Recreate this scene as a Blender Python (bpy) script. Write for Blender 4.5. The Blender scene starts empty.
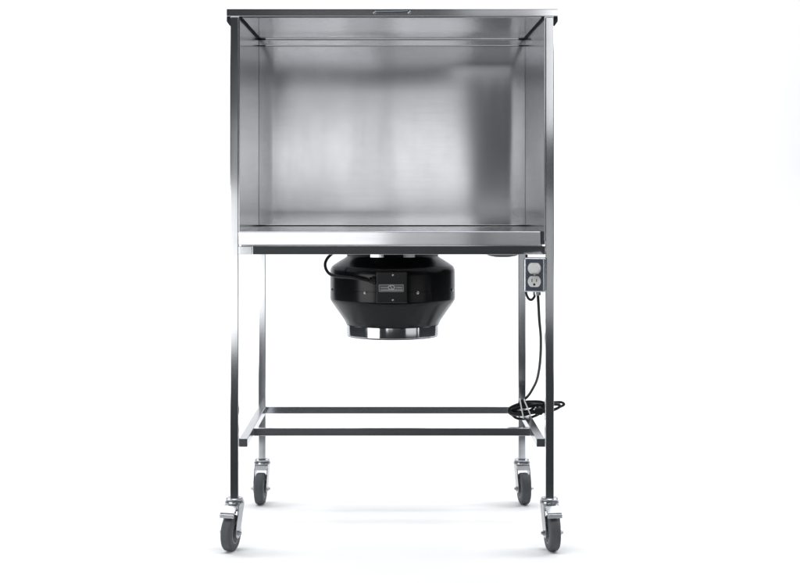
import bpy, bmesh, math, random
from mathutils import Vector, Matrix

random.seed(4)
sc = bpy.context.scene
C = sc.collection
R = math.radians

# ------------------------------------------------------------------ camera
S = 0.00295            # metres per photo pixel in the front plane of the cart (Y = 0)
D = 4.2                # camera to front plane
CX, CY = 392.0, 186.0  # principal point in the photo
H = 1.071              # camera height

def X(px, Y=0.0): return (px - CX) * S * (D + Y) / D
def Z(py, Y=0.0): return H - (py - CY) * S * (D + Y) / D

cam_d = bpy.data.cameras.new('camera')
cam = bpy.data.objects.new('camera', cam_d); C.objects.link(cam)
cam.location = (0, -D, H); cam.rotation_euler = (R(90), 0, 0)
cam_d.sensor_width = 36.0
cam_d.lens = 36.0 * (D / S) / 800.0
cam_d.shift_x = (400 - CX) / 800.0
cam_d.shift_y = -(291.5 - CY) / 800.0
cam_d.clip_start = 0.05; cam_d.clip_end = 100
sc.camera = cam

# ------------------------------------------------------------------ world: dim studio
w = bpy.data.worlds.new('World'); sc.world = w; w.use_nodes = True
w.node_tree.nodes['Background'].inputs[0].default_value = (0.92, 0.96, 1.0, 1)
w.node_tree.nodes['Background'].inputs[1].default_value = 0.053

sc.view_settings.view_transform = 'Standard'
sc.view_settings.look = 'None'
sc.view_settings.exposure = 0.0
sc.view_settings.gamma = 1.0
sc.render.engine = 'CYCLES'
sc.cycles.use_denoising = True
sc.cycles.max_bounces = 10
sc.cycles.glossy_bounces = 8
sc.cycles.caustics_reflective = False
sc.cycles.sample_clamp_indirect = 6.0

# ------------------------------------------------------------------ studio lamps
def softbox(name, x0, x1, z0, z1, y, L, col=(1, 1, 1)):
    """upright softbox in the plane y, facing +y towards the cart"""
    l = bpy.data.lights.new(name, 'AREA'); l.shape = 'RECTANGLE'
    l.size = x1 - x0; l.size_y = z1 - z0
    l.energy = L * 4.0 * l.size * l.size_y
    l.color = col
    o = bpy.data.objects.new(name, l); C.objects.link(o)
    o.location = ((x0 + x1) / 2, y, (z0 + z1) / 2); o.rotation_euler = (R(90), 0, 0)
    return o

def lamp(name, loc, aim, sx, sy, L, col=(1, 1, 1)):
    l = bpy.data.lights.new(name, 'AREA'); l.shape = 'RECTANGLE'
    l.size = sx; l.size_y = sy; l.energy = L * 4.0 * sx * sy; l.color = col
    o = bpy.data.objects.new(name, l); C.objects.link(o)
    o.location = loc
    o.rotation_euler = (Vector(aim) - Vector(loc)).to_track_quat('-Z', 'Y').to_euler()
    return o

# three tiers of boxes either side of the centre line, and the same tiers again further back in the studio between them
for tier, x0, x1, z0, z1, L in (('main', -0.86, 0.57, 1.09, 1.50, 1.42), ('upper', -0.76, 0.53, 1.51, 1.92, 0.45), ('fill', -0.31, 0.54, 0.74, 1.05, 0.66)):
    if x0 < -0.32:
        softbox('softbox_' + tier, x0, -0.2924, z0, z1, -5.0, L)
    softbox('softbox_' + tier, 0.0366, x1, z0, z1, -5.0, L)
    softbox('softbox_far_' + tier, -0.545, 0.068, H + (z0 - H) * 1.864, H + (z1 - H) * 1.864, -14.0, L * 1.04)
softbox('softbox_side', -1.45, -0.995, 0.02, 1.06, -5.0, 2.1)
softbox('softbox_low', -0.96, -0.05, 0.14, 0.56, -5.0, 2.0)
softbox('softbox_dim', 0.60, 1.60, 0.20, 0.99, -5.0, 0.36)
softbox('softbox_sill', -0.04, 0.50, 0.20, 0.56, -5.0, 0.75)
softbox('softbox_high', 1.0, 1.35, 1.42, 2.45, -5.0, 1.9)
softbox('softbox_crown', 0.45, 1.75, 2.28, 2.90, -5.0, 1.3)
lamp('strip_lamp', (-1.75, -1.35, 0.62), (0, 0.3, 0.66), 1.25, 0.9, 3.4)
lamp('strip_lamp', (1.65, -1.35, 0.50), (0, 0.3, 0.62), 1.1, 0.45, 0.85)
lamp('overhead_lamp', (0, 2.2, 3.7), (0, 1.9, 0), 5.0, 2.4, 1.85, (0.97, 0.985, 1.0))
lamp('backdrop_lamp', (0, 1.9, 3.5), (0, 4.2, 1.0), 6.2, 0.8, 3.3)
lamp('front_lamp', (0, -1.1, 3.5), (0, -0.3, 0), 4.2, 0.8, 5.6, (0.97, 0.985, 1.0))
for sx in (-1, 1):
    lamp('floor_lamp', (sx * 3.0, 0.75, 2.4), (sx * 0.2, 0.1, 0.0), 1.6, 1.6, 5.6, (0.97, 0.985, 1.0))

# ------------------------------------------------------------------ materials
def mat(name, col, rough=0.5, metal=0.0, spec=0.5):
    m = bpy.data.materials.new(name); m.use_nodes = True
    b = m.node_tree.nodes['Principled BSDF']
    b.inputs['Base Color'].default_value = (*col, 1)
    b.inputs['Roughness'].default_value = rough
    b.inputs['Metallic'].default_value = metal
    b.inputs['Specular IOR Level'].default_value = spec
    return m

def mottled(name, col, rough, metal=0.0, amount=0.15, scale=60.0, bump=0.0, spec=0.5):
    m = mat(name, col, rough, metal, spec)
    nt = m.node_tree; N = nt.nodes; Lk = nt.links; b = N['Principled BSDF']
    tc = N.new('ShaderNodeTexCoord')
    nz = N.new('ShaderNodeTexNoise'); nz.inputs['Scale'].default_value = scale; nz.inputs['Detail'].default_value = 5
    Lk.new(tc.outputs['Object'], nz.inputs['Vector'])
    mr = N.new('ShaderNodeMapRange'); mr.inputs['To Min'].default_value = 1 - amount; mr.inputs['To Max'].default_value = 1 + amount
    Lk.new(nz.outputs['Fac'], mr.inputs['Value'])
    mx = N.new('ShaderNodeVectorMath'); mx.operation = 'SCALE'; mx.inputs[0].default_value = col
    Lk.new(mr.outputs[0], mx.inputs['Scale']); Lk.new(mx.outputs[0], b.inputs['Base Color'])
    m2 = N.new('ShaderNodeMath'); m2.operation = 'MULTIPLY'; m2.inputs[1].default_value = rough
    Lk.new(mr.outputs[0], m2.inputs[0]); Lk.new(m2.outputs[0], b.inputs['Roughness'])
    if bump:
        bp = N.new('ShaderNodeBump'); bp.inputs['Strength'].default_value = bump; bp.inputs['Distance'].default_value = 0.001
        Lk.new(nz.outputs['Fac'], bp.inputs['Height']); Lk.new(bp.outputs[0], b.inputs['Normal'])
    return m

def steel(name, col, rough, aniso, brush, streak=0.08, smear=0.0):
    """brushed stainless sheet; brush = axis of the scratches; the UV map's u runs across them"""
    m = mat(name, col, rough, 1.0)
    nt = m.node_tree; N = nt.nodes; Lk = nt.links; b = N['Principled BSDF']
    b.inputs['Anisotropic'].default_value = aniso
    tg = N.new('ShaderNodeTangent'); tg.direction_type = 'UV_MAP'; tg.uv_map = 'UVMap'
    Lk.new(tg.outputs[0], b.inputs['Tangent'])
    tc = N.new('ShaderNodeTexCoord')
    mp = N.new('ShaderNodeMapping')
    sc3 = {'x': (4, 330, 330), 'y': (330, 4, 330), 'z': (330, 330, 4)}[brush]
    mp.inputs['Scale'].default_value = sc3
    Lk.new(tc.outputs['Object'], mp.inputs['Vector'])
    n1 = N.new('ShaderNodeTexNoise'); n1.inputs['Scale'].default_value = 1.0; n1.inputs['Detail'].default_value = 3
    Lk.new(mp.outputs[0], n1.inputs['Vector'])
    n2 = N.new('ShaderNodeTexNoise'); n2.inputs['Scale'].default_value = 9.0; n2.inputs['Detail'].default_value = 6; n2.inputs['Roughness'].default_value = 0.65
    Lk.new(tc.outputs['Object'], n2.inputs['Vector'])
    a1 = N.new('ShaderNodeMapRange'); a1.inputs['To Min'].default_value = 1 - streak; a1.inputs['To Max'].default_value = 1 + streak
    Lk.new(n1.outputs['Fac'], a1.inputs['Value'])
    a2 = N.new('ShaderNodeMapRange'); a2.inputs['From Min'].default_value = 0.3; a2.inputs['From Max'].default_value = 0.7
    a2.inputs['To Min'].default_value = 0.97; a2.inputs['To Max'].default_value = 1.03
    Lk.new(n2.outputs['Fac'], a2.inputs['Value'])
    mu = N.new('ShaderNodeMath'); mu.operation = 'MULTIPLY'
    Lk.new(a1.outputs[0], mu.inputs[0]); Lk.new(a2.outputs[0], mu.inputs[1])
    vs = N.new('ShaderNodeVectorMath'); vs.operation = 'SCALE'; vs.inputs[0].default_value = col
    Lk.new(mu.outputs[0], vs.inputs['Scale']); Lk.new(vs.outputs[0], b.inputs['Base Color'])
    rr = N.new('ShaderNodeMapRange'); rr.inputs['From Min'].default_value = 0.3; rr.inputs['From Max'].default_value = 0.7
    rr.inputs['To Min'].default_value = rough * 1.03; rr.inputs['To Max'].default_value = rough * 0.98
    Lk.new(n2.outputs['Fac'], rr.inputs['Value']); Lk.new(rr.outputs[0], b.inputs['Roughness'])
    if smear:                                            # faint wiping marks and specks left on the sheet
        m3 = N.new('ShaderNodeMapping'); m3.inputs['Scale'].default_value = (26, 26, 3.2)
        Lk.new(tc.outputs['Object'], m3.inputs['Vector'])
        n3 = N.new('ShaderNodeTexNoise'); n3.inputs['Scale'].default_value = 1.0; n3.inputs['Detail'].default_value = 4; n3.inputs['Distortion'].default_value = 0.6
        Lk.new(m3.outputs[0], n3.inputs['Vector'])
        r3 = N.new('ShaderNodeMapRange'); r3.inputs['From Min'].default_value = 0.45; r3.inputs['From Max'].default_value = 0.75
        r3.inputs['To Min'].default_value = 1.0; r3.inputs['To Max'].default_value = 1.0 + smear
        Lk.new(n3.outputs['Fac'], r3.inputs['Value'])
        k3 = N.new('ShaderNodeMath'); k3.operation = 'MULTIPLY'
        Lk.new(rr.outputs[0], k3.inputs[0]); Lk.new(r3.outputs[0], k3.inputs[1]); Lk.new(k3.outputs[0], b.inputs['Roughness'])
    return m

ST = (0.60, 0.61, 0.635)
M_panel = steel('steel panel brushed across', ST, 0.12, 0.88, 'x', 0.05, 0.10)
M_side = steel('steel side panel', (0.55, 0.56, 0.58), 0.15, 0.6, 'y')
M_tube_v = steel('steel tube upright', ST, 0.125, 0.5, 'z')
M_tube_h = steel('steel tube level', ST, 0.13, 0.6, 'x')
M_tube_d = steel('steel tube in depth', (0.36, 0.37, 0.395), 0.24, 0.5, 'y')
M_chrome = mottled('zinc plated steel', (0.40, 0.41, 0.43), 0.25, 1.0, 0.06, 60)
M_polish = mottled('polished steel', (0.52, 0.53, 0.55), 0.10, 1.0, 0.05, 40)
M_black = mottled('black rubber and gap shade', (0.012, 0.012, 0.013), 0.6, 0, 0.2, 80)  # rubber parts, and the black that stands for shade in the hood gaps
M_fan = mottled('black powder coat', (0.006, 0.0063, 0.0075), 0.22, 0, 0.06, 60, 0, 0.20)
M_fanbox = mottled('black satin cover', (0.006, 0.0066, 0.008), 0.36, 0, 0.12, 300, 0.05, 0.4)
M_plate = mottled('grey printed plate', (0.13, 0.132, 0.138), 0.45, 0, 0.1, 200)
M_print = mottled('pale print', (0.62, 0.63, 0.65), 0.5, 0, 0.1, 300)
M_tyre = mottled('dark grey rubber', (0.068, 0.072, 0.080), 0.62, 0, 0.15, 90, 0.1, 0.3)
M_hub = mottled('grey hub plastic', (0.16, 0.17, 0.185), 0.5, 0, 0.1, 90)
M_cord = mottled('black cord sheath', (0.007, 0.007, 0.008), 0.42, 0, 0.15, 150, 0, 0.3)
M_white = mottled('white thermoplastic', (0.80, 0.80, 0.79), 0.35, 0, 0.04, 60)
M_dark = mottled('dark slot', (0.02, 0.02, 0.02), 0.7, 0, 0.1, 60)
M_cover = mottled('dark steel cover plate', (0.085, 0.10, 0.125), 0.32, 0.85, 0.12, 70)
M_galv = mottled('galvanised steel', (0.50, 0.52, 0.545), 0.26, 1.0, 0.15, 90)
M_sweep = mottled('white studio sweep', (0.88, 0.885, 0.89), 0.75, 0, 0.01, 3.0, 0, 0.2)

# ------------------------------------------------------------------ mesh helpers
def uv_across(bm, brush):
    """u runs across the brush direction, v along it"""
    uv = bm.loops.layers.uv.verify()
    bi = 'xyz'.index(brush)
    for f in bm.faces:
        n = [abs(c) for c in f.normal]
        ni = n.index(max(n))
        rest = [i for i in range(3) if i != ni]
        vi = bi if bi in rest else rest[1]
        ui = [i for i in rest if i != vi][0]
        for l in f.loops:
            l[uv].uv = (l.vert.co[ui], l.vert.co[vi])

def add_box(bm, x0, x1, y0, y1, z0, z1, bev=0.0, seg=2):
    t = bmesh.new()
    bmesh.ops.create_cube(t, size=1.0)
    for v in t.verts:
        v.co = Vector(((x0 + x1) / 2 + v.co.x * (x1 - x0), (y0 + y1) / 2 + v.co.y * (y1 - y0), (z0 + z1) / 2 + v.co.z * (z1 - z0)))
    if bev:
        bmesh.ops.bevel(t, geom=list(t.edges), offset=bev, segments=seg, affect='EDGES', profile=0.5)
    join(bm, t)

def join(bm, t, mtx=None):
    if mtx is not None: bmesh.ops.transform(t, matrix=mtx, verts=t.verts)
    me = bpy.data.meshes.new('tmp'); t.to_mesh(me); t.free()
    bm.from_mesh(me); bpy.data.meshes.remove(me)

def add_lathe(bm, prof, seg=64, mtx=None, cap=True):
    """prof: list of (r, z) revolved about z"""
    t = bmesh.new(); rings = []
    for r, z in prof:
        if r < 1e-6:
            rings.append([t.verts.new((0, 0, z))])
        else:
            rings.append([t.verts.new((r * math.cos(2 * math.pi * k / seg), r * math.sin(2 * math.pi * k / seg), z)) for k in range(seg)])
    for a, b in zip(rings, rings[1:]):
        for k in range(seg):
            k2 = (k + 1) % seg
            if len(a) == 1 and len(b) == 1: continue
            if len(a) == 1: t.faces.new((a[0], b[k], b[k2]))
            elif len(b) == 1: t.faces.new((a[k], b[0], a[k2]))
            else: t.faces.new((a[k], b[k], b[k2], a[k2]))
    if cap:
        for rg in (rings[0], rings[-1]):
            if len(rg) > 1: t.faces.new(rg)
    bmesh.ops.recalc_face_normals(t, faces=t.faces)
    join(bm, t, mtx)

def smooth_path(pts, n=10):
    P = [Vector(p) for p in pts]; P = [P[0]] + P + [P[-1]]; out = []
    for i in range(1, len(P) - 2):
        p0, p1, p2, p3 = P[i - 1:i + 3]
        for k in range(n):
            t = k / n
            out.append(0.5 * ((2 * p1) + (-p0 + p2) * t + (2 * p0 - 5 * p1 + 4 * p2 - p3) * t * t + (-p0 + 3 * p1 - 3 * p2 + p3) * t ** 3))
    out.append(P[-2]); return out

def add_tube(bm, pts, r, seg=10, n=10):
    path = smooth_path(pts, n) if n else [Vector(p) for p in pts]
    t = bmesh.new(); rings = []; up = None
    for i, p in enumerate(path):
        d = (path[min(i + 1, len(path) - 1)] - path[max(i - 1, 0)]).normalized()
        if up is None:
            up = d.orthogonal().normalized()
        up = (up - d * up.dot(d)).normalized(); sd = d.cross(up)
        rings.append([t.verts.new(p + r * (math.cos(a) * up + math.sin(a) * sd)) for a in [2 * math.pi * k / seg for k in range(seg)]])
    for a, b in zip(rings, rings[1:]):
        for k in range(seg):
            t.faces.new((a[k], a[(k + 1) % seg], b[(k + 1) % seg], b[k]))
    t.faces.new(rings[0]); t.faces.new(rings[-1])
    bmesh.ops.recalc_face_normals(t, faces=t.faces)
    join(bm, t)

def add_prism(bm, outline, a0, a1, axis='x', bev=0.0):
    """outline in the two remaining axes, extruded along axis"""
    t = bmesh.new()
    def mk(p, a):
        return {'x': (a, p[0], p[1]), 'y': (p[0], a, p[1]), 'z': (p[0], p[1], a)}[axis]
    A = [t.verts.new(mk(p, a0)) for p in outline]; B = [t.verts.new(mk(p, a1)) for p in outline]
    n = len(outline)
    t.faces.new(A); t.faces.new(B)
    for i in range(n): t.faces.new((A[i], A[(i + 1) % n], B[(i + 1) % n], B[i]))
    bmesh.ops.recalc_face_normals(t, faces=t.faces)
    if bev: bmesh.ops.bevel(t, geom=list(t.edges), offset=bev, segments=2, affect='EDGES', profile=0.5)
    join(bm, t)

def obj(name, bm, m, parent=None, brush=None, smooth=False):
    bm.normal_update()
    if brush: uv_across(bm, brush)
    me = bpy.data.meshes.new(name); bm.to_mesh(me); bm.free()
    if brush: me.uv_layers[0].name = 'UVMap'
    me.materials.append(m)
    if smooth:
        me.polygons.foreach_set('use_smooth', [True] * len(me.polygons))
        me.set_sharp_from_angle(angle=R(38))
    o = bpy.data.objects.new(name, me); C.objects.link(o)
    if smooth:
        wn = o.modifiers.new('weighted_normals', 'WEIGHTED_NORMAL'); wn.keep_sharp = True; wn.weight = 80
    if parent is not None:
        o.parent = parent
        o.matrix_parent_inverse = parent_world(parent).inverted()
    return o

def parent_world(p):
    m = p.matrix_basis.copy()
    if p.parent is not None: m = parent_world(p.parent) @ p.matrix_parent_inverse @ m
    return m

def B(): return bmesh.new()

def box_obj(name, dims, m, parent, brush=None, bev=0.0012, seg=2):
    bm = B(); add_box(bm, *dims, bev=bev, seg=seg); return obj(name, bm, m, parent, brush)

# ------------------------------------------------------------------ setting: white sweep
def sweep_profile():
    pts = [(-0.52, 0.0), (2.6, 0.0)]
    rad = 1.2
    for k in range(1, 17):
        a = math.pi / 2 * k / 16
        pts.append((2.6 + rad * math.sin(a), rad - rad * math.cos(a)))
    pts.append((3.8, 4.2)); return pts
bm = B()
pr = sweep_profile()
L0 = [bm.verts.new((-3.3, y, z)) for y, z in pr]; L1 = [bm.verts.new((3.3, y, z)) for y, z in pr]
for i in range(len(pr) - 1):
    bm.faces.new((L0[i], L1[i], L1[i + 1], L0[i + 1]))
floor = obj('floor', bm, M_sweep, smooth=True); floor['kind'] = 'structure'

# ------------------------------------------------------------------ the cart
cart = bpy.data.objects.new('fume_hood_cart', None); C.objects.link(cart)
cart.location = (0, 0.3, 0)
cart['label'] = 'wheeled stainless steel hood cart with an open front cabinet on tall legs'
cart['category'] = 'hood cart'

T = 0.025
XI = 0.4530                      # inner face of the front legs, outer face of the hood box
XL = XI + T
ZL = Z(17.8)                     # ceiling height
YB = 0.605                       # front face of the back panel
YR = 0.613                       # front face of the rear legs
ZF = 0.936                       # tray floor
ZR1 = 0.325; ZR0 = 0.300         # lower rails

# legs
zfl = 0.150; zrl = 0.147
for s in (-1, 1):
    box_obj('leg', (s * XI if s > 0 else -XL, XL if s > 0 else -XI, 0.0, T, zfl, ZL + 0.0022), M_tube_v, cart, 'z', 0.0022, 3)
    x0, x1 = (XI - T - 0.001, XI - 0.001) if s > 0 else (-XI + 0.001, -XI + T + 0.001)
    box_obj('leg', (x0, x1, YR, YR + T, zrl, ZL + 0.0022), M_tube_v, cart, 'z', 0.0022, 3)

# lower H shelf
for s in (-1, 1):
    x0, x1 = (XI - T - 0.001, XI - 0.001) if s > 0 else (-XI + 0.001, -XI + T + 0.001)
    bm = B(); add_box(bm, x0, x1, 0.004, YR - 0.0005, ZR0, ZR1, 0.0018)
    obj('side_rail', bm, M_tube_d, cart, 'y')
xi = XI - T - 0.0015
box_obj('cross_bar', (-xi, xi, 0.187, 0.187 + T, ZR0 + 0.0004, ZR1 - 0.0004), M_tube_h, cart, 'x', 0.0018)
box_obj('cross_bar', (-xi, xi, YR + 0.001, YR + T - 0.001, ZR0 + 0.0004, ZR1 - 0.0004), M_tube_h, cart, 'x', 0.0018)

# hood: side panels, back panel (slightly oil-canned sheet), ceiling, tray
for s in (-1, 1):
    x0, x1 = (XI - 0.004, XI - 0.0005) if s > 0 else (-XI + 0.0005, -XI + 0.004)
    box_obj('side_panel', (x0, x1, 0.001, YB + 0.006, ZF - 0.028, ZL + 0.003), M_side, cart, 'y', 0.0006)

def warp(x, z):
    """oil-canning of the thin back sheet, a millimetre or so"""
    u = max(0.0, z - 1.385)
    lean = 0.036 * (1 + 0.22 * math.sin(7.5 * x + 1.0)) * (u * u / 0.18 if u < 0.09 else u - 0.045)   # and leans back a little at the top
    return lean - 0.005 + 0.0011 * math.sin(3.1 * x + 0.7) * math.sin(5.0 * (z - ZF)) + 0.0004 * math.sin(9 * x + 2.0) * math.cos(8 * (z - ZF)) \
        + 0.0016 * math.exp(-((z - ZF) / 0.07) ** 2) * math.cos(2.6 * x)
bm = B()
bx0, bx1, bz0, bz1 = -XI + 0.0048, XI - 0.0048, ZF + 0.004, Z(46.6, YB)
nx, nz = 90, 60
def sheet(off):
    return [[bm.verts.new((bx0 + (bx1 - bx0) * i / nx, off + YB + warp(bx0 + (bx1 - bx0) * i / nx, bz0 + (bz1 - bz0) * j / nz), bz0 + (bz1 - bz0) * j / nz)) for j in range(nz + 1)] for i in range(nx + 1)]
g, h = sheet(0.0), sheet(0.002)
for i in range(nx):
    for j in range(nz):
        bm.faces.new((g[i][j], g[i + 1][j], g[i + 1][j + 1], g[i][j + 1]))
        bm.faces.new((h[i][j + 1], h[i + 1][j + 1], h[i + 1][j], h[i][j]))
rim_g = [g[i][0] for i in range(nx)] + [g[nx][j] for j in range(nz)] + [g[i][nz] for i in range(nx, 0, -1)] + [g[0][j] for j in range(nz, 0, -1)]
rim_h = [h[i][0] for i in range(nx)] + [h[nx][j] for j in range(nz)] + [h[i][nz] for i in range(nx, 0, -1)] + [h[0][j] for j in range(nz, 0, -1)]
for k in range(len(rim_g)):
    k2 = (k + 1) % len(rim_g)
    bm.faces.new((rim_g[k2], rim_g[k], rim_h[k], rim_h[k2]))
obj('back_panel', bm, M_panel, cart, 'x', smooth=True)
# top rail at the back; black strips paint the shaded gaps above and below it
box_obj('back_rail', (bx0, bx1, YB, YB + 0.006, Z(45.4, YB), Z(40.2, YB)), M_panel, cart, 'x', 0.0008)
for z0, z1 in ((Z(46.4, YB), Z(45.6, YB)), (Z(40.0, YB), ZL - 0.0005)):
    box_obj('gap_shade', (bx0, bx1, YB + 0.002, YB + 0.0058, z0, z1), M_black, cart, None, 0)
# ceiling sheet
box_obj('ceiling_panel', (-XI + 0.012, XI - 0.012, 0.002, YB - 0.004, ZL, ZL + 0.003), M_panel, cart, 'x', 0.0005)
for s in (-1, 1):
    x0, x1 = (XI - 0.0115, XI - 0.0045) if s > 0 else (-XI + 0.0045, -XI + 0.0115)
    box_obj('gap_shade', (x0, x1, 0.004, YB + 0.001, ZL + 0.0006, ZL + 0.003), M_black, cart, None, 0)  # black strip painted as the shade in the gap beside the ceiling
# lid
ZT = Z(9.2)
bm = B(); add_box(bm, X(226.3), X(558.2), -0.006, YR + T + 0.01, ZL + 0.0035, ZT, 0.0022, 3)
lid = obj('lid', bm, M_tube_h, cart, 'x')
for s in (-1, 1):                                      # small black corner clips under the lid ends
    bm = B()
    xo = X(226.6) if s < 0 else X(557.8)
    out = [(xo, ZL + 0.003), (xo, ZL - 0.011), (xo - s * 0.009, ZL - 0.024), (xo - s * 0.0105, ZL - 0.024), (xo - s * 0.0105, ZL + 0.003)]
    add_prism(bm, out, 0.000, 0.02, 'y', 0.0006)
    obj('corner_clip', bm, M_black, cart)
# pull handle on the lid front
for px in (374.5, 409.0):
    bm = B()
    add_lathe(bm, [(0.0, 0), (0.0040, 0), (0.0040, 0.003), (0.0024, 0.004), (0.0024, 0.017), (0.0036, 0.018), (0.0036, 0.022), (0.0, 0.0225)], 20,
              Matrix.Translation((X(px), -0.006, Z(12.6))) @ Matrix.Rotation(R(90), 4, 'X'), cap=False)
    obj('handle_post', bm, M_polish, lid, smooth=True)
bm = B()
add_tube(bm, [(X(376), -0.022, Z(12.9)), (X(392), -0.0225, Z(12.6)), (X(408), -0.022, Z(12.1))], 0.0017, 8, 6)
obj('handle', bm, M_cover, lid, smooth=True)

# tray floor, its front lip and the rail beneath
box_obj('tray_floor', (-XI + 0.006, XI - 0.006, 0.016, YB - 0.003, ZF - 0.003, ZF), M_panel, cart, 'x', 0.0006)
for s in (-1, 1):
    x0, x1 = (XI - 0.0058, XI - 0.0042) if s > 0 else (-XI + 0.0042, -XI + 0.0058)
    box_obj('gap_shade', (x0, x1, 0.0165, YB - 0.004, ZF - 0.004, ZF - 0.0008), M_black, cart, None, 0)  # shade of the tray's side gaps, put in as black strips
box_obj('gap_shade', (-XI + 0.006, XI - 0.006, 0.0125, 0.0158, ZF - 0.004, ZF - 0.0004), M_black, cart, None, 0)  # black strip for the dark of the gap behind the lip
box_obj('gap_shade', (bx0, bx1, YB - 0.0025, YB + 0.0055, ZF - 0.004, ZF + 0.0034), M_black, cart, None, 0)  # same painted shade along the gap at the back of the tray
lipx = X(540.5)
bm = B()
add_prism(bm, [(0.0014, Z(244.9)), (0.012, Z(244.9)), (0.012, Z(231.4)), (0.0012, Z(231.4)), (0.0, Z(232.0))], -XI + 0.0005, lipx, 'x', 0.0009)
obj('tray_lip', bm, M_tube_h, cart, 'x')
box_obj('lip_gap_shade', (lipx + 0.002, XI - 0.001, 0.006, 0.012, Z(244.6), Z(232.2)), M_cover, cart, None, 0.0006)  # dark filler painting the shaded gap where the lip stops short
bm = B()
zt, zb = Z(246.2), Z(254.6)
add_prism(bm, [(-0.0012, zt), (T, zt), (T, zb), (0.0022, zb)], X(252.5), XI - 0.0005, 'x', 0.0008)
obj('front_rail', bm, M_tube_h, cart, 'x')
box_obj('rail_end', (-XI + 0.0005, X(252.2), 0.0005, T, zb + 0.0005, zt - 0.0005), M_tube_h, cart, 'x', 0.001)
# tray underside (closed pan) and side/back rails under it
box_obj('tray_pan', (-XI + 0.006, XI - 0.006, T + 0.002, YB + 0.004, zb + 0.006, ZF - 0.006), M_tube_h, cart, 'x', 0.001)

# round plug under the tray at the right
bm = B()
add_lathe(bm, [(0, -0.0125), (0.025, -0.0115), (0.043, -0.008), (0.054, -0.002), (0.0565, 0.004), (0.0565, 0.02), (0, 0.02)], 48,
          Matrix.Translation((X(502.5, 0.3), 0.3, Z(257.2, 0.3) + 0.0125)), cap=False)
obj('drain_cap', bm, M_black, cart, smooth=True)

# ------------------------------------------------------------------ the duct fan under the tray
FY = 0.30
FX = X(392.6, FY)
def zf(py): return Z(py, FY)
def rf(p): return p * S * (D + FY) / D
fan_prof = [(rf(44), zf(253)), (rf(45), zf(255.5)), (rf(47.5), zf(257.5)), (rf(52), zf(260.2)), (rf(58), zf(264.0)), (rf(60.8), zf(266.2)), (rf(62.0), zf(268.8)),
            (rf(62.4), zf(272)), (rf(62.5), zf(287)), (rf(62.1), zf(287.2)), (rf(62.1), zf(287.9)), (rf(62.5), zf(288.1)),
            (rf(62.5), zf(297.5)), (rf(61.9), zf(299.6)), (rf(60.4), zf(302.2)), (rf(48.6), zf(319.0)), (rf(47.0), zf(322.0)), (rf(46.2), zf(323.6)), (rf(44), zf(324.0))]
bm = B()
add_lathe(bm, fan_prof, 128, Matrix.Translation((FX, FY, 0)))
fan = obj('duct_fan', bm, M_fan, cart, smooth=True)
# top flange with bright tabs
bm = B()
add_lathe(bm, [(rf(43.5), zf(250.6)), (rf(43.5), zf(253.2))], 64, Matrix.Translation((FX, FY, 0)))
obj('neck', bm, M_fan, fan, smooth=True)
for a0, a1 in ((-118, -101), (-77, -62), (60, 80), (100, 120), (-10, 10), (170, 190)):
    bm = B(); out = []
    for r_ in (rf(44.3), rf(46.0)):
        rng = [a0 + (a1 - a0) * k / 6 for k in range(7)]
        if r_ > rf(45): rng = rng[::-1]
        out += [(FX + r_ * math.cos(R(a)), FY + r_ * math.sin(R(a))) for a in rng]
    add_prism(bm, out, zf(255.3), zf(252.0), 'z')
    obj('clamp_tab', bm, M_chrome, fan)
# polished intake ring
bm = B()
add_lathe(bm, [(rf(45.8), zf(323.4)), (rf(46.6), zf(324.0)), (rf(46.6), zf(333.6)), (rf(46.2), zf(334.3)), (rf(45.0), zf(334.6)), (rf(43.6), zf(334.2)), (rf(43.6), zf(326))], 128,
          Matrix.Translation((FX, FY, 0)), cap=False)
obj('intake_ring', bm, M_polish, fan, smooth=True)
# black rolled edge under the ring
bm = B()
add_tube(bm, [(FX + rf(45.0) * math.cos(2 * math.pi * j / 72), FY + rf(45.0) * math.sin(2 * math.pi * j / 72), zf(334.8)) for j in range(73)], 0.0018, 8, 0)
obj('rim', bm, M_black, fan, smooth=True)
# intake grille
bm = B()
for k in range(1, 8):
    r_ = rf(43.4) * k / 8
    pts = [(FX + r_ * math.cos(a), FY + r_ * math.sin(a), zf(333.6)) for a in [2 * math.pi * j / 40 for j in range(41)]]
    add_tube(bm, pts, 0.0014, 6, 0)
for k in range(4):
    a = math.pi * k / 4; r_ = rf(43.5)
    add_tube(bm, [(FX - r_ * math.cos(a), FY - r_ * math.sin(a), zf(333.2)), (FX + r_ * math.cos(a), FY + r_ * math.sin(a), zf(333.2))], 0.0018, 6, 0)
obj('grille', bm, M_black, fan, smooth=True)
# screws round the seam
Rf = rf(62.6)
for a in (-164, -115.0, -67.5, -20, 20, 67, 115, 160):
    bm = B()
    add_lathe(bm, [(0.0045, -0.001), (0.0045, 0.0015), (0.003, 0.003), (0, 0.0034)], 14,
              Matrix.Translation((FX + Rf * math.cos(R(a)), FY + Rf * math.sin(R(a)), zf(288.4))) @ Matrix.Rotation(R(a), 4, 'Z') @ Matrix.Rotation(R(90), 4, 'Y'))
    obj('screw', bm, M_chrome, fan, smooth=True)
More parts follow.
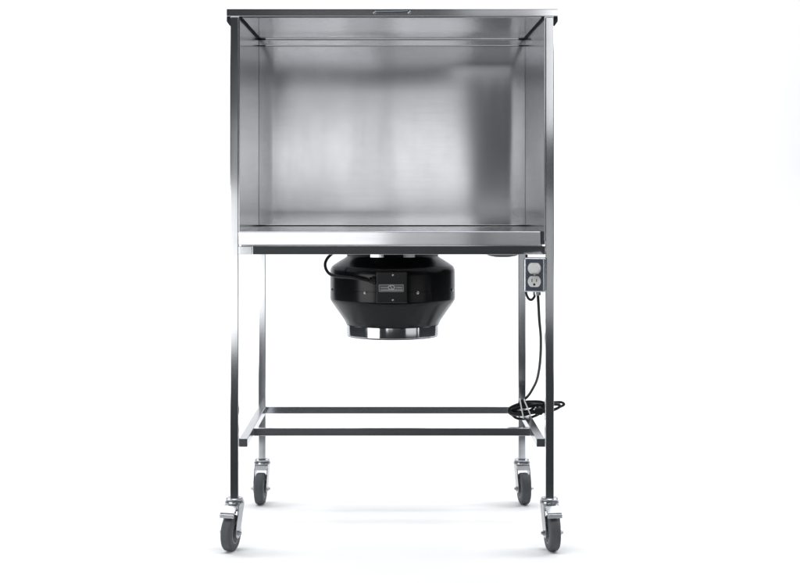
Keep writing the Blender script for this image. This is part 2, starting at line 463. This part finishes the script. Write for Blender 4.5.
# junction cover with data plate
JY = FY - Rf - 0.006                                      # front face of the cover
def jx(px): return X(px, JY)
def jz(py): return Z(py, JY)
jb = B()
add_box(jb, jx(376.2), jx(407.2), JY, FY - Rf + 0.03, jz(303.2), jz(271.8), 0.0035, 3)
cover = obj('junction_box', jb, M_fanbox, fan, smooth=True)
pb = B()
def rrect(x0, x1, z0, z1, r, n=6):
    pts = []
    for cx, cz, a0 in ((x1 - r, z1 - r, 0), (x0 + r, z1 - r, 90), (x0 + r, z0 + r, 180), (x1 - r, z0 + r, 270)):
        pts += [(cx + r * math.cos(R(a0 + 90 * k / n)), cz + r * math.sin(R(a0 + 90 * k / n))) for k in range(n + 1)]
    return pts
add_prism(pb, rrect(jx(378.4), jx(404.0), jz(292.0), jz(284.2), 0.004), JY - 0.0012, JY + 0.001, 'y')
obj('data_plate', pb, M_plate, fan)
pb = B()
yp0, yp1 = JY - 0.0017, JY - 0.0008
ex, ez = jx(391.3), jz(287.4)
oval = [(ex + 0.0105 * math.cos(2 * math.pi * k / 28), ez + 0.0072 * math.sin(2 * math.pi * k / 28)) for k in range(28)]
inn = [(ex + 0.0082 * math.cos(2 * math.pi * k / 28), ez + 0.0052 * math.sin(2 * math.pi * k / 28)) for k in range(28)]
t = bmesh.new()
for yy, rev in ((yp0, False),):
    A = [t.verts.new((p[0], yy, p[1])) for p in oval]; Bi = [t.verts.new((p[0], yy, p[1])) for p in inn]
    for k in range(28): t.faces.new((A[k], A[(k + 1) % 28], Bi[(k + 1) % 28], Bi[k]))
    ext = bmesh.ops.extrude_face_region(t, geom=list(t.faces))
    for v in [v for v in ext['geom'] if isinstance(v, bmesh.types.BMVert)]: v.co.y = yp1
bmesh.ops.recalc_face_normals(t, faces=t.faces); join(pb, t)
add_prism(pb, [(ex - 0.0055, ez + 0.0042), (ex - 0.0015, ez + 0.0042), (ex + 0.0005, ez - 0.0005), (ex + 0.0055, ez - 0.0042), (ex + 0.001, ez - 0.0042), (ex - 0.002, ez + 0.0005)], yp0, yp1, 'y')
rnd = random.Random(3)
for (a, b_, py, hgt) in ((380.8, 387.2, 287.6, .7), (395.6, 401.8, 287.6, .7), (380.8, 402.4, 290.0, 1.0)):
    x = jx(a)
    while x < jx(b_):                                     # row of fine illegible lettering
        wd = rnd.uniform(0.0011, 0.0026)
        add_box(pb, x, min(x + wd, jx(b_) + 0.001), yp0, yp1, jz(py + hgt / 2), jz(py - hgt / 2))
        x += wd + rnd.uniform(0.0005, 0.0011)
xa, xb, za, zb_ = jx(379.1), jx(403.3), jz(291.5), jz(284.7)
for q in ((xa, xb, za, za + 0.0007), (xa, xb, zb_ - 0.0007, zb_), (xa, xa + 0.0007, za + 0.0008, zb_ - 0.0008), (xb - 0.0007, xb, za + 0.0008, zb_ - 0.0008)):
    add_box(pb, q[0], q[1], yp0, yp1, q[2], q[3])
obj('plate_print', pb, M_print, fan)
for py in (275.2, 300.2):
    pb = B()
    add_lathe(pb, [(0.0036, 0), (0.0034, 0.0012), (0, 0.0018)], 14, Matrix.Translation((jx(393), JY - 0.0001, jz(py))) @ Matrix.Rotation(R(90), 4, 'X'))
    obj('screw', pb, M_chrome, fan, smooth=True)
# gland and short supply cable of the fan
gy = JY + 0.016
gb = B()
gm = Matrix.Translation((jx(376.6), gy, jz(280.6))) @ Matrix.Rotation(R(-90), 4, 'Y')
add_lathe(gb, [(0.0075, -0.002), (0.0075, 0.004), (0.0125, 0.0045), (0.0125, 0.013), (0.0095, 0.0135), (0.009, 0.021), (0.005, 0.0235)], 12, gm)
obj('cable_gland', gb, M_cord, fan, smooth=True)
cb = B()
def q(px, py, Y): return (X(px, Y), Y, Z(py, Y))
add_tube(cb, [q(369.5, 280.8, gy), q(361, 279.0, gy - 0.004), q(350, 277.4, gy + 0.004), q(339, 276.6, 0.13), q(330.5, 274.4, 0.15), q(326.2, 269.5, 0.165), q(325.2, 263.5, 0.18), q(327.5, 258.2, 0.19), q(331.5, 254.2, 0.20), q(335, 251.5, 0.21)], 0.0047, 12)
obj('fan_cable', cb, M_cord, fan, smooth=True)

# ------------------------------------------------------------------ outlet box on the right front leg
OX, OZ = X(536.2), Z(274.0)
om = Matrix.Translation((OX, -0.002, OZ)) @ Matrix.Rotation(R(-13), 4, 'Z')
w2, h2, dp = 0.0325, 0.0505, 0.042
bm = B(); t = bmesh.new()
add_box(t, -w2, w2, -dp, 0.0, -h2, h2, 0.006, 3); join(bm, t, om)
outlet = obj('outlet_box', bm, M_galv, cart, smooth=True)
bm = B(); t = bmesh.new()
add_prism(t, rrect(-0.0255, 0.0255, -0.0455, 0.0455, 0.003), -dp - 0.0018, -dp + 0.001, 'y', 0.0006); join(bm, t, om)
obj('cover_plate', bm, M_cover, outlet)
def recept(zc, slots):
    bm = B(); t = bmesh.new()
    r_, hh = 0.0192, 0.0158
    pts = []
    for k in range(48):
        a = 2 * math.pi * k / 48
        pts.append((r_ * math.cos(a), zc + max(-hh, min(hh, r_ * math.sin(a)))))
    add_prism(t, pts, -dp - 0.0042, -dp - 0.0012, 'y', 0.0007); join(bm, t, om)
    rc = obj('receptacle', bm, M_white, outlet)
    if not slots: return
    for sl in ((-0.0078, -0.0056, -0.0012, 0.0085), (0.0056, 0.0078, -0.0005, 0.0078)):
        bm = B(); t = bmesh.new()
        add_box(t, sl[0], sl[1], -dp - 0.0045, -dp - 0.0035, zc + sl[2], zc + sl[3])
        join(bm, t, om); obj('slot', bm, M_dark, outlet)
    bm = B(); t = bmesh.new()
    add_prism(t, [(0.0036 * math.cos(2 * math.pi * k / 16), zc - 0.0085 + 0.0036 * math.sin(2 * math.pi * k / 16)) for k in range(16)], -dp - 0.0045, -dp - 0.0035, 'y')
    join(bm, t, om); obj('slot', bm, M_dark, outlet)
recept(0.0192, False); recept(-0.0192, True)
bm = B(); t = bmesh.new()                               # white plug pushed into the upper socket
add_prism(t, [(0.0026 + 0.0142 * math.cos(2 * math.pi * k / 40), 0.0192 + max(-0.0118, min(0.0118, 0.0142 * math.sin(2 * math.pi * k / 40)))) for k in range(40)], -dp - 0.017, -dp - 0.0038, 'y', 0.002)
join(bm, t, om); obj('blank_plug', bm, M_white, outlet)
bm = B(); t = bmesh.new()
add_lathe(t, [(0.0036, 0), (0.0034, 0.0012), (0, 0.0018)], 14, Matrix.Translation((0, -dp - 0.0018, 0)) @ Matrix.Rotation(R(90), 4, 'X'))
join(bm, t, om); obj('cover_screw', bm, M_chrome, outlet, smooth=True)
bm = B()                                                # cord clamp at the bottom
add_lathe(bm, [(0.010, 0.002), (0.010, -0.006), (0.0075, -0.0065), (0.0075, -0.012)], 20, Matrix.Translation((X(536.2), -0.022, Z(290.8))))
add_box(bm, X(532.2), X(540.0), -0.027, -0.017, Z(294.6), Z(291.8), 0.001)
obj('cord_clamp', bm, M_chrome, outlet, smooth=True)
bm = B()                                                # short lead looping behind the box to the fan
add_tube(bm, [q(535.2, 293.2, -0.02), q(534.2, 297.0, -0.018), q(531.5, 299.8, -0.012), q(528.6, 298.6, -0.004), q(526.4, 294.0, 0.006), q(525.4, 287.0, 0.02), q(525.6, 275.0, 0.035), q(526.5, 258, 0.045), q(526.5, 248, 0.05)], 0.0038, 10)
obj('lead', bm, M_cord, outlet, smooth=True)

# ------------------------------------------------------------------ casters
def caster(cx, cy, zleg, yaw, brake):
    """swivel caster; wheel trails towards -y in its own frame"""
    base = Matrix.Translation((cx, cy, 0)) @ Matrix.Rotation(R(yaw), 4, 'Z')
    TR = 0.032; WR = 0.0525; WW = 0.0155
    wz = WR + 0.0006
    axle = Matrix.Translation((0, -TR, wz)) @ Matrix.Rotation(R(90), 4, 'Y')
    # swivel head and fork
    bm = B(); t = bmesh.new()
    add_lathe(t, [(0.010, zleg), (0.0235, zleg), (0.0255, zleg - 0.002), (0.0255, zleg - 0.006), (0.0235, zleg - 0.0075), (0.0275, zleg - 0.009), (0.0285, zleg - 0.012), (0.0285, zleg - 0.016), (0.0265, zleg - 0.0185), (0.012, zleg - 0.0185)], 40)
    zt = zleg - 0.0175
    for s in (-1, 1):
        x0 = s * (WW + 0.0045); x1 = s * (WW + 0.0075)
        o = [(0.022, zt), (0.010, zt - 0.026), (-TR + 0.017, wz - 0.010), (-TR + 0.009, wz - 0.0145), (-TR - 0.009, wz - 0.0145), (-TR - 0.016, wz - 0.004), (-TR - 0.014, wz + 0.018), (-0.026, zt - 0.010), (-0.026, zt)]
        add_prism(t, o, min(x0, x1), max(x0, x1), 'x', 0.0008)
    add_box(t, -WW - 0.0043, WW + 0.0043, -0.0255, 0.0215, zt - 0.003, zt, 0.0006)
    # front skirt of the fork crown
    add_box(t, -WW - 0.0043, WW + 0.0043, -0.0290, -0.0262, zt - 0.017, zt - 0.0005, 0.0008)
    join(bm, t, base)
    c = obj('caster', bm, M_chrome, cart, smooth=True)
    # tyre
    bm = B(); t = bmesh.new()
    add_lathe(t, [(0.033, -WW), (0.044, -WW), (0.0485, -WW + 0.0012), (0.0515, -WW + 0.004), (WR, -WW + 0.008), (WR, WW - 0.008), (0.0515, WW - 0.004), (0.0485, WW - 0.0012), (0.044, WW), (0.033, WW)], 72, axle)
    join(bm, t, base); wh = obj('wheel', bm, M_tyre, c, smooth=True)
    for s in (-1, 1):
        bm = B(); t = bmesh.new()
        a = axle @ Matrix.Scale(s, 4, (0, 0, 1))
        add_lathe(t, [(0.034, WW - 0.006), (0.0335, WW - 0.0005), (0.030, WW + 0.0003), (0.014, WW - 0.002), (0.011, WW + 0.003), (0.0, WW + 0.0035)], 48, a)
        join(bm, t, base); obj('hub', bm, M_hub, c, smooth=True)
    for s in (-1, 1):
        bm = B(); t = bmesh.new()
        add_lathe(t, [(0.0072, s * (WW + 0.007)), (0.0072, s * (WW + 0.0125)), (0.0045, s * (WW + 0.0130)), (0.0045, s * (WW + 0.0175)), (0, s * (WW + 0.0178))], 6 if s > 0 else 16, axle)
        join(bm, t, base); obj('axle_bolt', bm, M_chrome, c)
    if brake:
        bm = B(); t = bmesh.new()
        # pressed tread pedal sloping out over the front of the wheel
        zp = zleg - 0.028
        o = [(-0.024, zp + 0.012), (-0.034, zp + 0.010), (-TR - 0.031, zp - 0.004), (-TR - 0.036, zp - 0.008), (-TR - 0.036, zp - 0.019), (-TR - 0.033, zp - 0.019), (-TR - 0.031, zp - 0.0095), (-0.034, zp + 0.006), (-0.024, zp + 0.008)]
        add_prism(t, o, -0.0215, 0.0215, 'x', 0.0009)
        join(bm, t, base); obj('brake_lever', bm, M_chrome, c)
        bm = B(); t = bmesh.new()
        add_box(t, -0.0165, 0.0165, -0.060, -0.030, zleg - 0.040, zleg - 0.033, 0.002); join(bm, t, base)
        obj('brake_shoe', bm, M_black, c)
    return c
xf = XI + T / 2; xr = XI - 0.001 - T / 2
caster(-xf, T / 2, zfl, -14, True)
caster(xf, T / 2, zfl, 8, True)
caster(-xr, YR + T / 2, zrl, -5, False)
caster(xr, YR + T / 2, zrl, 8, False)

# ------------------------------------------------------------------ power cord hanging in a coil over the right lower rail
rc = 0.0042
bm = B()
CYc = 0.40                                               # depth of the coil
drop = [q(537.8, 294.0, -0.02), q(538.4, 303, -0.015), q(539.3, 320, 0.02), q(540.8, 338, 0.07), q(540.2, 360, 0.15), q(537.4, 378, 0.24), q(532.5, 389, 0.32), q(527.0, 397, 0.37), q(519, 402.5, 0.385)]
add_tube(bm, drop, rc, 12)
rnd = random.Random(8)
coil = []
for k in range(8):
    xl = 507.5 + rnd.uniform(0, 5.5); xr_ = 540 + rnd.uniform(-6, 5); yc = 409.4 + rnd.uniform(-1.6, 1.2); hh = 6.2 + rnd.uniform(-3.6, 1.4)
    if k in (1, 4, 6): xr_ = 560 + rnd.uniform(-1, 5.0); hh = 4.6 + rnd.uniform(-1, 1.2); yc = 407.4 + rnd.uniform(-0.8, 1.4)
    d0 = CYc - 0.022 + 0.0062 * k
    tilt = 2.6
    loop = []
    for j in range(13):
        a = math.pi / 2 + 2 * math.pi * j / 12
        mx = (xl + xr_) / 2; ax = (xr_ - xl) / 2
        ca, sa = math.cos(a), math.sin(a)
        sgn = lambda v, p: math.copysign(abs(v) ** p, v)
        loop.append(q(mx + ax * sgn(ca, 0.75), yc - hh * sa - tilt * ca + rnd.uniform(-0.7, 0.7), d0 + 0.005 * sa + rnd.uniform(-0.003, 0.003)))
    add_tube(bm, loop[:-1] + [loop[0]], rc, 10)
cord = obj('power_cord', bm, M_cord, smooth=True)
cord['label'] = 'black power cord coiled around the right lower rail below the outlet box'
cord['category'] = 'power cord'
# plug at the end of the cord
bm = B()
px_, py_ = 538.5, 411
c0 = Vector(q(px_, py_, CYc - 0.03))
add_prism(bm, [(c0.x - 0.012, c0.z - 0.011), (c0.x + 0.010, c0.z - 0.012), (c0.x + 0.014, c0.z - 0.006), (c0.x + 0.014, c0.z + 0.008), (c0.x + 0.010, c0.z + 0.012), (c0.x - 0.012, c0.z + 0.010)], c0.y - 0.012, c0.y + 0.012, 'y', 0.004)
obj('plug', bm, M_cord, cord, smooth=True)
# pale twist ties round the bundle
for (xa, ya, xb, yb) in ((519.8, 399.0, 523.2, 417.6), (524.4, 399.2, 530.2, 416.4)):
    bm = B()
    yf, yk = CYc - 0.040, CYc + 0.042
    add_tube(bm, [q(xa, ya, yf + 0.01), q(xa + 0.3, ya + 2, yf), q(xb - 0.4, yb - 3, yf), q(xb, yb, yf + 0.01), q(xb, yb, yk - 0.01), q(xb - 0.4, yb - 3, yk), q(xa + 0.3, ya + 2, yk), q(xa, ya, yk - 0.01), q(xa, ya, yf + 0.01)], 0.0023, 8, 5)
    obj('tie', bm, M_white, cord, smooth=True)
